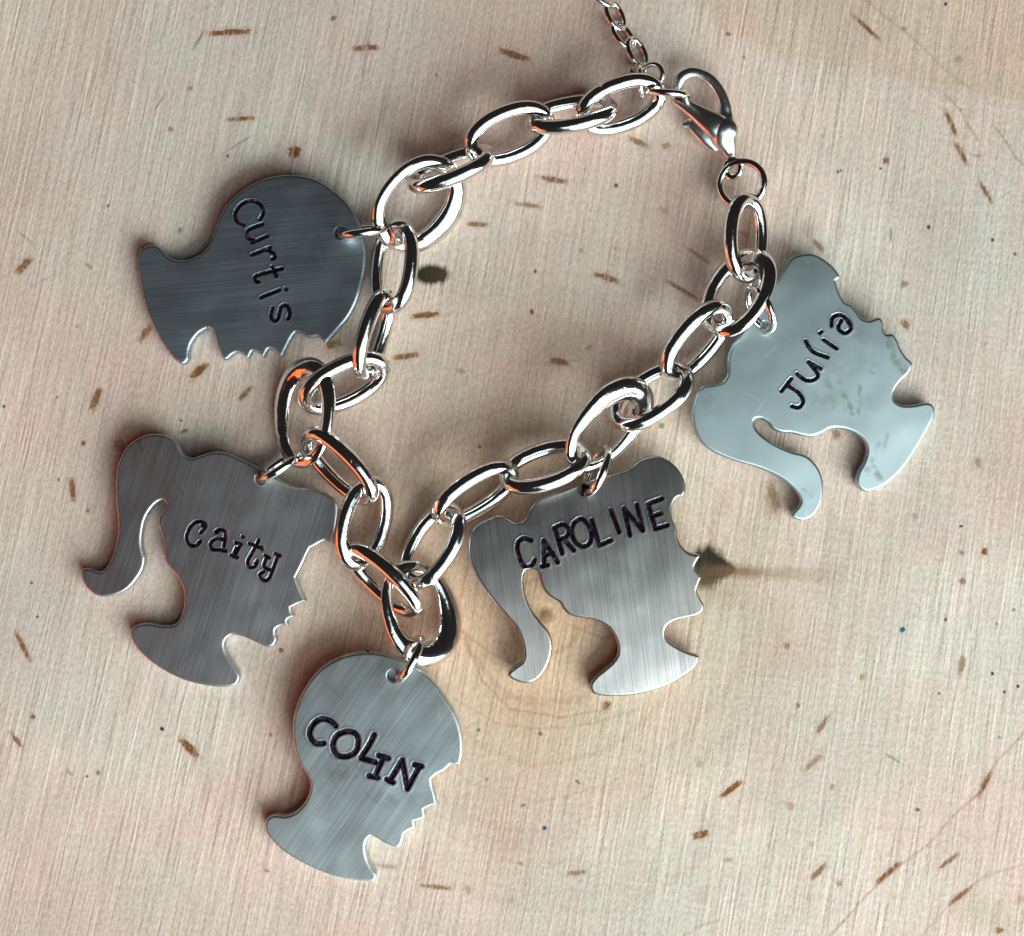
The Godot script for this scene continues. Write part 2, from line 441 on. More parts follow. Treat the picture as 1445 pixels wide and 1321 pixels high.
# -------------------------------------------------------------------- the chain
func oval(center: Vector2, along: Vector2, half_long: float, half_wide: float, high: Vector2, wire: float, full: float, lift := 0.0, swell := 0.0, swell_at := Vector2.ZERO, seam := -1.0, square := 2.15, around := 16, flat := 1.0) -> ArrayMesh:
	# one link, in photograph pixels: where it lies, its outer half length, its outer half width as seen from above,
	# which long side stands up, the wire's radius and the half width it has when seen face on
	var b := full - wire
	var phi := acos(clampf((half_wide - wire) / b, 0.05, 1.0))
	var y := (b * sin(phi) + wire + lift) * S
	var e1 := Vector3(along.x, 0, along.y).normalized()
	var side := Vector3(-e1.z, 0, e1.x)
	if side.x * high.x + side.z * high.y < 0:
		side = -side
	var e2 := side * cos(phi) + Vector3.UP * sin(phi)
	var k := S * (EYE - y) / EYE
	var path := PackedVector3Array()
	var radii := PackedFloat32Array()
	var c := place(center, y)
	var count := 120
	for i in count:
		var t := TAU * i / count
		var p := Vector2(signf(cos(t)) * pow(absf(cos(t)), 2.0 / square), signf(sin(t)) * pow(absf(sin(t)), 2.0 / square))
		var at := e1 * p.x * (half_long - wire) * k + e2 * p.y * b * k
		path.append(c + at)
		var r := wire
		if swell > 0.0:
			var f := Vector2(at.x, at.z).normalized().dot(swell_at.normalized())
			r *= 1.0 + swell * f * (1.0 if f > 0.0 else 0.45)
		if seam >= 0.0:
			var away := absf(wrapf(t - seam * TAU, -PI, PI))
			r *= 1.0 - 0.3 * exp(-away * away / 0.0022)
		radii.append(r * S)
	return tube(path, radii, e1.cross(e2), true, around, flat)


func make_bracelet() -> void:
	var root := thing("charm_bracelet", "polished silver oval link bracelet chain curving across the wood with lobster clasp", "bracelet", Vector3.ZERO)
	var up := Vector2(0, -1)
	var down := Vector2(0, 1)
	var left := Vector2(-1, 0)
	var right := Vector2(1, 0)
	# centre, along, half length, half width seen, high side, lift, swell, swollen side, seam
	var plain := [
		[Vector2(876, 148), Vector2(123, -44), 67, 36, up, 4, 0.3], [Vector2(806, 161), Vector2(131, -24), 67, 31, down, 0, 0.5], [Vector2(719, 189), Vector2(124, -51), 68, 38, up, 6, 0.02],
		[Vector2(636, 238), Vector2(124, -50), 67, 28, down, 2, 0.6], [Vector2(556, 376), Vector2(-14, 136), 69, 36, right, 4, 0.52], [Vector2(528, 471), Vector2(-39, 128), 68, 21, left, 2, -1],
		[Vector2(486, 541), Vector2(124, -63), 70, 34, up, 4, 0.97], [Vector2(479, 658), Vector2(98, 98), 71, 31, right, 12, -1], [Vector2(514, 738), Vector2(-34, 132), 69, 37, left, 10, -1],
		[Vector2(541, 819), Vector2(98, 92), 72, 29, right, 4, 0.03], [Vector2(610, 770), Vector2(66, -112), 68, 37, right, 3, -1], [Vector2(671, 697), Vector2(116, -75), 70, 32, up, 6, 0.5],
		[Vector2(769, 658), Vector2(125, -42), 67, 34, down, 16, -1], [Vector2(919, 559), Vector2(110, -77), 68, 36, down, 4, -1], [Vector2(983, 481), Vector2(84, -96), 69, 34, up, 12, -1],
		[Vector2(1053, 335), Vector2(-4, 128), 65, 35, left, 10, -1],
	]
	for l in plain:
		part("chain_link", oval(l[0], l[1], l[2], l[3], l[4], 10.6, 44.0, l[5], 0.0, Vector2.ZERO, l[6]), chrome, root)
	var large := [
		[Vector2(590, 288), Vector2(80, -88), 76, 53, left, 0, 0.45, Vector2(0.9, 0.5), 0.62, 65], [Vector2(430, 585), Vector2(-14, 155), 78, 47, right, 0, 0.4, Vector2(-0.4, -0.9), 0.83, 57],
		[Vector2(591, 861), Vector2(44, 140), 75, 52, left, 0, 0.6, Vector2(0.7, 0.6), 0.08, 59], [Vector2(857, 604), Vector2(80, -90), 78, 45, left, 12, 0.55, Vector2(0.55, -0.8), 0.8, 57], [Vector2(1040, 414), Vector2(50, -87), 69, 44, right, 10, 0.15, Vector2(0.5, -0.8), -1, 57],
	]
	for l in large:
		part("large_link", oval(l[0], l[1], l[2], l[3], l[4], 11.6, l[9], l[5], l[6], l[7], l[8], 2.15, 20, 0.68), chrome, root, "larger oval chain link with one thickened side")
	# small rings at the clasp end: centre, along, half length, half width seen, high side, wire, full half width, lift
	part("jump_ring", oval(Vector2(1047, 259), Vector2(6, 72), 36, 35, right, 5.2, 37.5, 10, 0, Vector2.ZERO, 0.2, 2.0), chrome_thin, root)
	part("jump_ring", oval(Vector2(942, 132), Vector2(66, 5), 35, 10, down, 5.2, 35, 2, 0, Vector2.ZERO, -1, 2.0), chrome_thin, root)
	part("jump_ring", oval(Vector2(921, 106), Vector2(10, 40), 19, 17, right, 3.8, 19, 26, 0, Vector2.ZERO, -1, 2.0), chrome_thin, root)
	part("jump_ring", oval(Vector2(905, 116), Vector2(2, 44), 25, 7, left, 3.8, 25, 12, 0, Vector2.ZERO, -1, 2.0), chrome_thin, root)
	for e in [
		[Vector2(796, -48), Vector2(26, 18), 27, 14], [Vector2(821, -29), Vector2(26, 22), 27, 14], [Vector2(846, -8), Vector2(26, 24), 27, 13], [Vector2(868, 22), Vector2(14, 32), 25, 15], [Vector2(879, 50), Vector2(20, 28), 25, 15],
		[Vector2(899, 74), Vector2(14, 30), 25, 15.5], [Vector2(899, 100), Vector2(30, 12), 15, 12],
	]:
		part("extension_link", oval(e[0], e[1], e[2], e[3], left, 4.1, 19.5, 0.0, 0.0, Vector2.ZERO, -1, 2.0), chrome_thin, root)
	make_clasp(root)


func make_clasp(root: Node3D) -> void:
	var z := func(x: float, y: float, high: float) -> Vector3: return place(Vector2(900 + x / 5.745, 80 + y / 5.745), high * S)
	var u := S / 5.745
	var pts := [z.call(756, 806, 10), z.call(735, 730, 17), z.call(706, 650, 26), z.call(706, 575, 30), z.call(712, 490, 22), z.call(708, 400, 22), z.call(672, 295, 22), z.call(600, 195, 22), z.call(510, 140, 22), z.call(425, 128, 22), z.call(355, 165, 21), z.call(325, 235, 18), z.call(332, 305, 15)]
	var r := [44.0, 74.0, 108.0, 112.0, 66.0, 50.0, 44.0, 44.0, 42.0, 42.0, 42.0, 38.0, 30.0]
	for i in r.size():
		r[i] *= u
	var satin: StandardMaterial3D = chrome.duplicate()
	satin.roughness = 0.26
	var clasp := part("clasp", tube(smooth_path(pts, 8), smooth_numbers(r, 8), Vector3.UP, false, 24, 0.62), satin, root, "silver lobster claw clasp with a thumb lever")
	var arm := [z.call(716, 640, 24), z.call(640, 565, 30), z.call(545, 500, 27), z.call(450, 435, 22), z.call(370, 380, 20), z.call(300, 345, 17)]
	var ar := [90.0, 104.0, 84.0, 62.0, 50.0, 32.0]
	for i in ar.size():
		ar[i] *= u
	part("clasp_arm", tube(smooth_path(arm, 8), smooth_numbers(ar, 8), Vector3.UP, false, 24, 0.62), satin, clasp)
	var lever := [z.call(366, 556, 15), z.call(434, 542, 18), z.call(502, 588, 19), z.call(562, 652, 18), z.call(612, 712, 15), z.call(636, 756, 12)]
	var lr := [20.0, 50.0, 72.0, 72.0, 58.0, 34.0]
	for i in lr.size():
		lr[i] *= u
	part("clasp_lever", tube(smooth_path(lever, 8), smooth_numbers(lr, 8), Vector3.UP, false, 20, 0.6), satin, clasp)
	part("clasp_tail_ring", oval(Vector2(1034, 238), Vector2(4, 30), 17, 15, Vector2(1, 0), 5.0, 16, 12, 0, Vector2.ZERO, -1, 2.0), chrome_thin, clasp)


# -------------------------------------------------------------------- the charms
func curve_of(z: Array, origin: Vector2, scale_by: float) -> PackedVector2Array:
	# x, y pairs; an x that ends in .5 is a sharp corner
	var n := z.size() / 2
	var pts := PackedVector2Array()
	var sharp := []
	for i in n:
		var x: float = z[i * 2]
		pts.append(origin + Vector2(x, z[i * 2 + 1]) / scale_by)
		sharp.append(absf(x - floorf(x) - 0.5) < 0.1)
	var out := PackedVector2Array()
	for i in n:
		var a := pts[(i - 1 + n) % n]
		var b := pts[i]
		var c := pts[(i + 1) % n]
		var d := pts[(i + 2) % n]
		if sharp[i]:
			a = b
		if sharp[(i + 1) % n]:
			d = c
		for k in 6:
			out.append(b.cubic_interpolate(c, a, d, k / 6.0))
	return out


func soft_line(z: Array, origin: Vector2, scale_by: float) -> PackedVector2Array:
	var n := z.size() / 2
	var pts := PackedVector2Array()
	for i in n:
		pts.append(origin + Vector2(z[i * 2], z[i * 2 + 1]) / scale_by)
	if n < 3:
		return pts
	var out := PackedVector2Array()
	for i in n - 1:
		for k in 4:
			out.append(pts[i].cubic_interpolate(pts[i + 1], pts[maxi(i - 1, 0)], pts[mini(i + 2, n - 1)], k / 4.0))
	out.append(pts[n - 1])
	return out


func make_charm(d: Dictionary) -> Node3D:
	var origin: Vector2 = d.origin
	var zs: float = d.scale
	var outline := curve_of(d.outline, origin, zs)
	var lo := outline[0]
	var hi := outline[0]
	for p in outline:
		lo = lo.min(p)
		hi = hi.max(p)
	var c := (lo + hi) * 0.5
	var top := 17.0                     # thickness in photograph pixels, about 1.1 mm
	var bevel := 4.0
	var cell := 1.15
	var nx := int((hi.x - lo.x) / cell) + 7
	var nz := int((hi.y - lo.y) / cell) + 7
	var start := lo - Vector2(cell, cell) * 3.0
	var total := nx * nz
	var dist := PackedFloat32Array()
	dist.resize(total)
	dist.fill(1e6)
	var out_dir := PackedVector2Array()
	out_dir.resize(total)
	# nearest point of the outline, only round it
	var reach := bevel + cell * 2.5
	var rings := [outline]
	var hole := PackedVector2Array()
	for i in 28:
		hole.append(d.hole + Vector2.from_angle(TAU * i / 28) * d.hole_size)
	rings.append(hole)
	for ring: PackedVector2Array in rings:
		var sharper: float = 1.0 if ring == outline else 1.8
		for i in ring.size():
			var a := ring[i]
			var b := ring[(i + 1) % ring.size()]
			var x0 := maxi(0, int((minf(a.x, b.x) - reach - start.x) / cell))
			var x1 := mini(nx - 1, int((maxf(a.x, b.x) + reach - start.x) / cell) + 1)
			var z0 := maxi(0, int((minf(a.y, b.y) - reach - start.y) / cell))
			var z1 := mini(nz - 1, int((maxf(a.y, b.y) + reach - start.y) / cell) + 1)
			var ab := b - a
			var ll := maxf(ab.length_squared(), 1e-9)
			for zz in range(z0, z1 + 1):
				for xx in range(x0, x1 + 1):
					var p := start + Vector2(xx, zz) * cell
					var q := a + ab * clampf((p - a).dot(ab) / ll, 0.0, 1.0)
					var away := q - p
					var l: float = away.length() * sharper
					var at := zz * nx + xx
					if l < dist[at]:
						dist[at] = l
						out_dir[at] = away
	# the strokes of the lettering
	var stroke := PackedFloat32Array()
	stroke.resize(total)
	stroke.fill(50.0)
	var letter_of := PackedInt32Array()
	letter_of.resize(total)
	letter_of.fill(-1)
	var wide: float = d.stroke
	var letters: Array = d.letters
	for n in letters.size():
		for line in letters[n]:
			var pts := soft_line(line, origin, zs)
			for i in pts.size() - 1:
				var a := pts[i]
				var b := pts[i + 1]
				var ab := b - a
				var ll := maxf(ab.length_squared(), 1e-9)
				var far := wide * 2.4 + 2.0
				for zz in range(int((minf(a.y, b.y) - far - start.y) / cell), int((maxf(a.y, b.y) + far - start.y) / cell) + 1):
					for xx in range(int((minf(a.x, b.x) - far - start.x) / cell), int((maxf(a.x, b.x) + far - start.x) / cell) + 1):
						var p := start + Vector2(xx, zz) * cell
						var l := p.distance_to(a + ab * clampf((p - a).dot(ab) / ll, 0.0, 1.0))
						var at := zz * nx + xx
						if l < stroke[at]:
							stroke[at] = l
							letter_of[at] = n
	# smears of tarnish and dirt
	var dirt := PackedFloat32Array()
	dirt.resize(total)
	var smears: Array = d.get("smears", [])
	var dice := RandomNumberGenerator.new()
	dice.seed = d.seed * 77
	for i in 26:                        # stray scratches, pale and dark
		var at := (lo + (hi - lo) * Vector2(dice.randf(), dice.randf()) - origin) * zs
		var to := at + Vector2.from_angle(dice.randf() * TAU) * dice.randf_range(12.0, 110.0)
		smears.append([at.x, at.y, to.x, to.y, dice.randf_range(4.0, 6.5), dice.randf_range(-0.55, 0.4)])
	for i in 5:                         # handled places
		var at := (lo + (hi - lo) * Vector2(dice.randf(), dice.randf()) - origin) * zs
		smears.append([at.x, at.y, at.x + dice.randf_range(-60, 60), at.y + dice.randf_range(-60, 60), dice.randf_range(50, 110), dice.randf_range(0.06, 0.14)])
	for line in smears:
		var a := origin + Vector2(line[0], line[1]) / zs
		var b := origin + Vector2(line[2], line[3]) / zs
		var rad: float = line[4] / zs
		var ab := b - a
		var ll := maxf(ab.length_squared(), 1e-9)
		for zz in range(maxi(0, int((minf(a.y, b.y) - rad * 1.5 - start.y) / cell)), mini(nz - 1, int((maxf(a.y, b.y) + rad * 1.5 - start.y) / cell) + 1)):
			for xx in range(maxi(0, int((minf(a.x, b.x) - rad * 1.5 - start.x) / cell)), mini(nx - 1, int((maxf(a.x, b.x) + rad * 1.5 - start.x) / cell) + 1)):
				var p := start + Vector2(xx, zz) * cell
				var l := p.distance_to(a + ab * clampf((p - a).dot(ab) / ll, 0.0, 1.0)) / rad
				var at := zz * nx + xx
				var much: float = clampf((1.0 - l) * 1.6, 0.0, 1.0) * line[5]
				dirt[at] = maxf(dirt[at], much) if much > 0.0 else dirt[at] + much * 0.5
	var warp := noise(FastNoiseLite.TYPE_SIMPLEX_SMOOTH, 0.009, 2, d.seed)
	var stain := noise(FastNoiseLite.TYPE_SIMPLEX_SMOOTH, 0.02, 4, d.seed + 1)
	var ragged := noise(FastNoiseLite.TYPE_SIMPLEX, 0.18, 2, d.seed + 2)
	# heights on the grid; the punched plate is bowed a little
	var bow: Vector2 = d.get("bow", Vector2(0.6, 0.8)).normalized()
	var bend := func(p: Vector2) -> float: return -d.dome * pow((p - c).dot(bow) / 150.0, 2)
	var rise := PackedFloat32Array()
	rise.resize(total)
	var inside := PackedByteArray()
	inside.resize(total)
	for zz in nz:
		for xx in nx:
			var at := zz * nx + xx
			var p := start + Vector2(xx, zz) * cell
			var is_in: bool = Geometry2D.is_point_in_polygon(p, outline) and p.distance_to(d.hole) > d.hole_size
			inside[at] = 1 if is_in else 0
			if not is_in:
				dist[at] = -dist[at]
			var h: float = warp.get_noise_2dv(p) * d.warp + bend.call(p)
			var s := (stroke[at] + ragged.get_noise_2dv(p) * 0.35) / wide
			stroke[at] = s
			if s < 1.0:
				h -= (2.1 + 1.6 * stain.get_noise_2dv(p * 3.0)) * pow(1.0 - s * s, 1.3)
			if s < 2.2:
				h += (0.16 + 0.25 * stain.get_noise_2dv(p * 2.0)) * exp(-pow((s - 1.45) / 0.4, 2))
			rise[at] = h
	# vertices of the grid, made when first needed
	var v := PackedVector3Array()
	var nrm := PackedVector3Array()
	var uv := PackedVector2Array()
	var col := PackedColorArray()
	var fd := PackedFloat32Array()      # signed distance and stroke at each vertex, for cutting
	var fs := PackedFloat32Array()
	var fl := PackedInt32Array()
	var lift := PackedFloat32Array()
	var made := PackedInt32Array()
	made.resize(total)
	made.fill(-1)
	var k := S * (EYE - top * S) / EYE
	var brush := Vector2.from_angle(deg_to_rad(d.brush))
	var base: Color = d.color
	var vertex := func(at: int) -> int:
		if made[at] >= 0:
			return made[at]
		var xx := at % nx
		var zz := at / nx
		var p := start + Vector2(xx, zz) * cell
		var e: float = dist[at]
		var y := top
		var n := Vector3.UP
		if e < bevel:
			var f := clampf((bevel - e) / bevel, 0.0, 1.0)
			y = top - bevel + bevel * sqrt(1.0 - f * f)
			var o := out_dir[at].normalized() * (1.0 if e >= 0 else -1.0)
			n = Vector3(o.x * f, sqrt(1.0 - f * f), o.y * f)
		var gx := (rise[zz * nx + mini(xx + 1, nx - 1)] - rise[zz * nx + maxi(xx - 1, 0)]) / (2.0 * cell)
		var gz := (rise[mini(zz + 1, nz - 1) * nx + xx] - rise[maxi(zz - 1, 0) * nx + xx]) / (2.0 * cell)
		n = (n - Vector3(gx, 0, gz) * n.y).normalized()
		made[at] = v.size()
		v.append(Vector3((p.x - c.x) * k, (y + rise[at]) * S, (p.y - c.y) * k))
		nrm.append(n)
		var q := p - c
		uv.append(Vector2(q.dot(brush), q.dot(brush.orthogonal())) / 330.0 + Vector2(0.5, 0.5))
		var g := 1.0 + stain.get_noise_2dv(p) * 0.06
		g *= 1.0 - dirt[at] * clampf(0.75 + ragged.get_noise_2dv(p * 0.3) * 0.9, 0.0, 1.0)
		if stroke[at] < 2.3:
			g *= 1.0 - 0.22 * (2.3 - stroke[at]) / 1.3
		col.append(Color(base.r * g, base.g * g, base.b * g * (1.0 - 0.12 * dirt[at])))
		fd.append(e)
		fs.append(stroke[at] - 1.0)
		fl.append(letter_of[at])
		lift.append(rise[at])
		return made[at]
	var cuts := {}
	var between := func(a: int, b: int, field: int) -> int:
		var key := Vector3i(mini(a, b), maxi(a, b), field)
		if cuts.has(key):
			return cuts[key]
		var fa := fd[a] if field == 0 else fs[a]
		var fb := fd[b] if field == 0 else fs[b]
		var t := clampf(fa / (fa - fb), 0.001, 0.999)
		cuts[key] = v.size()
		var p := v[a].lerp(v[b], t)
		if field == 0:
			p.y = (top - bevel + lerpf(lift[a], lift[b], t)) * S
		v.append(p)
		nrm.append(nrm[a].lerp(nrm[b], t).normalized())
		uv.append(uv[a].lerp(uv[b], t))
		col.append(col[a].lerp(col[b], t))
		fd.append(lerpf(fd[a], fd[b], t) if field else 0.0)
		fs.append(lerpf(fs[a], fs[b], t) if field == 0 else 0.0)
		fl.append(maxi(fl[a], fl[b]))
		lift.append(lerpf(lift[a], lift[b], t))
		return cuts[key]
	# keeps the side of a polygon where a field is positive (sign 1) or negative (-1)
	var keep := func(poly: Array, field: int, sign_of: float) -> Array:
		var res := []
		for i in poly.size():
			var a: int = poly[i]
			var b: int = poly[(i + 1) % poly.size()]
			var fa := (fd[a] if field == 0 else fs[a]) * sign_of
			var fb := (fd[b] if field == 0 else fs[b]) * sign_of
			if fa >= 0.0:
				res.append(a)
			if (fa > 0.0 and fb < 0.0) or (fa < 0.0 and fb > 0.0):
				res.append(between.call(a, b, field))
		return res
	var body := PackedInt32Array()
	var cut := {}
	var rim := []
	for zz in nz - 1:
		for xx in nx - 1:
			var a := zz * nx + xx
			var sum := inside[a] + inside[a + 1] + inside[a + nx] + inside[a + nx + 1]
			if sum == 0:
				continue
			var near := minf(minf(stroke[a], stroke[a + 1]), minf(stroke[a + nx], stroke[a + nx + 1])) < 1.0
			var q := [vertex.call(a), vertex.call(a + 1), vertex.call(a + nx + 1), vertex.call(a + nx)]
			if sum == 4 and not near:
				body.append_array(PackedInt32Array([q[0], q[1], q[2], q[0], q[2], q[3]]))
				continue
			for tri in [[q[0], q[1], q[2]], [q[0], q[2], q[3]]]:
				var poly: Array = tri
				if sum < 4:
					poly = keep.call(poly, 0, 1.0)
					for i in poly.size():
						var e0: int = poly[i]
						var e1: int = poly[(i + 1) % poly.size()]
						if fd[e0] == 0.0 and fd[e1] == 0.0 and e0 != e1:
							rim.append([e0, e1])
				if poly.size() < 3:
					continue
				if not near:
					for i in range(1, poly.size() - 1):
						body.append_array(PackedInt32Array([poly[0], poly[i], poly[i + 1]]))
					continue
				var outer: Array = keep.call(poly, 1, 1.0)
				for i in range(1, outer.size() - 1):
					body.append_array(PackedInt32Array([outer[0], outer[i], outer[i + 1]]))
				var inner: Array = keep.call(poly, 1, -1.0)
				if inner.size() >= 3:
					var which := -1
					for i in inner:
						which = maxi(which, fl[i]) if fs[i] < 0.0 else which
					if not cut.has(which):
						cut[which] = PackedInt32Array()
					for i in range(1, inner.size() - 1):
						cut[which].append_array(PackedInt32Array([inner[0], inner[i], inner[i + 1]]))
	# the side wall, and the flat back
	for e in rim:
		var at := v.size()
		for i: int in [e[0], e[1]]:
			var n := Vector3(nrm[i].x, 0, nrm[i].z).normalized()
			for y in [v[i].y, bend.call(c + Vector2(v[i].x, v[i].z) / k) * S]:
				v.append(Vector3(v[i].x, y, v[i].z))
				nrm.append(n)
				uv.append(uv[i])
				col.append(col[i])
		body.append_array(PackedInt32Array([at, at + 1, at + 2, at + 2, at + 1, at + 3]))
	var flat := Geometry2D.triangulate_polygon(outline)
	var first := v.size()
	for p in outline:
		v.append(Vector3((p.x - c.x) * k, bend.call(p) * S, (p.y - c.y) * k))
		nrm.append(Vector3.DOWN)
		uv.append((p - c) / 330.0)
		col.append(base)
	for i in range(0, flat.size(), 3):
		var tri := PackedInt32Array([first + flat[i], first + flat[i + 1], first + flat[i + 2]])
		if (v[tri[1]] - v[tri[0]]).cross(v[tri[2]] - v[tri[0]]).y < 0.0:
			tri = PackedInt32Array([tri[0], tri[2], tri[1]])
		body.append_array(tri)
	# stand it: the hole's end leans on its ring, the far end on the wood
	var ramp := Vector2(d.hole - c).normalized()
	var span := 0.0
	for p in outline:
		span = maxf(span, -(p - d.hole).dot(ramp))
	var angle: float = atan(d.raised / span)
	var axis := Vector3(ramp.x, 0, ramp.y).cross(Vector3.UP)
	var turn := Basis(axis.normalized(), angle)
	var lowest := 1e6
	for p in outline:
		lowest = minf(lowest, (turn * Vector3((p.x - c.x) * k, bend.call(p) * S, (p.y - c.y) * k)).y)
	var root := thing(d.name, d.label, "charm", Vector3((c.x - MID.x) * k, -lowest + 0.00003, (c.y - MID.y) * k), "silhouette charms hanging from the bracelet")
	root.basis = turn
	part("metal_plate", to_mesh(v, nrm, body, uv, col), brushed(d), root)
	var keys := cut.keys()
	keys.sort()
	for n in keys:
		var vv := PackedVector3Array()
		var nn := PackedVector3Array()
		var ii := PackedInt32Array()
		var cc := PackedColorArray()
		var moved := {}
		for i in cut[n]:
			if not moved.has(i):
				moved[i] = vv.size()
				vv.append(v[i])
				nn.append(nrm[i])
				var worn := maxf(0.0, stain.get_noise_2dv(Vector2(v[i].x, v[i].z) / S * 4.0) - 0.12)
				cc.append(Color(0.009 + worn * 0.11, 0.004 + worn * 0.09, 0.012 + worn * 0.12))
			ii.append(moved[i])
		part("stamped_letter", to_mesh(vv, nn, ii, PackedVector2Array(), cc), ink, root)
	# its jump ring, from the hole to the chain
	var ring: Array = d.ring
	var m := oval(ring[0], ring[1], ring[2], ring[3], ring[4], 5.8, 37.0, d.get("ring_lift", 9.0), 0.0, Vector2.ZERO, -1, 2.0)
	var rp := part("jump_ring", m, chrome_thin, root)
	rp.transform = root.transform.affine_inverse()
	return root


var streaks: ImageTexture
var relief_of_streaks: ImageTexture


func brushed(d: Dictionary) -> StandardMaterial3D:
	if streaks == null:
		var a := grey(noise(FastNoiseLite.TYPE_SIMPLEX, 0.16, 3, 31), 9, 1024, 1024, 1024)
		var b := grey(noise(FastNoiseLite.TYPE_VALUE, 0.3, 1, 32), 16, 1024, 1024, 1024)
		var im := PackedByteArray()
		var hm := PackedByteArray()
		im.resize(1024 * 1024)
		hm.resize(1024 * 1024)
		for i in 1024 * 1024:
			var s := (a[i] - 128) * 0.6 + (b[i] - 128) * 0.45
			hm[i] = clampi(int(128 + s), 0, 255)
			im[i] = clampi(int(225 + s * 0.26), 0, 255)
		streaks = ImageTexture.create_from_image(Image.create_from_data(1024, 1024, false, Image.FORMAT_L8, im))
		relief_of_streaks = ImageTexture.create_from_image(Image.create_from_data(1024, 1024, false, Image.FORMAT_L8, hm))
	var m := StandardMaterial3D.new()
	m.metallic = 1.0
	m.vertex_color_use_as_albedo = true
	if d.grain > 0.5:
		m.albedo_texture = streaks
	else:
		m.albedo_color = Color(0.8, 0.8, 0.8).linear_to_srgb()
	m.roughness = d.roughness
	m.anisotropy_enabled = true
	m.anisotropy = 0.35
	m.heightmap_enabled = true
	m.heightmap_texture = relief_of_streaks
	m.heightmap_scale = 0.0003 * d.grain
	return m


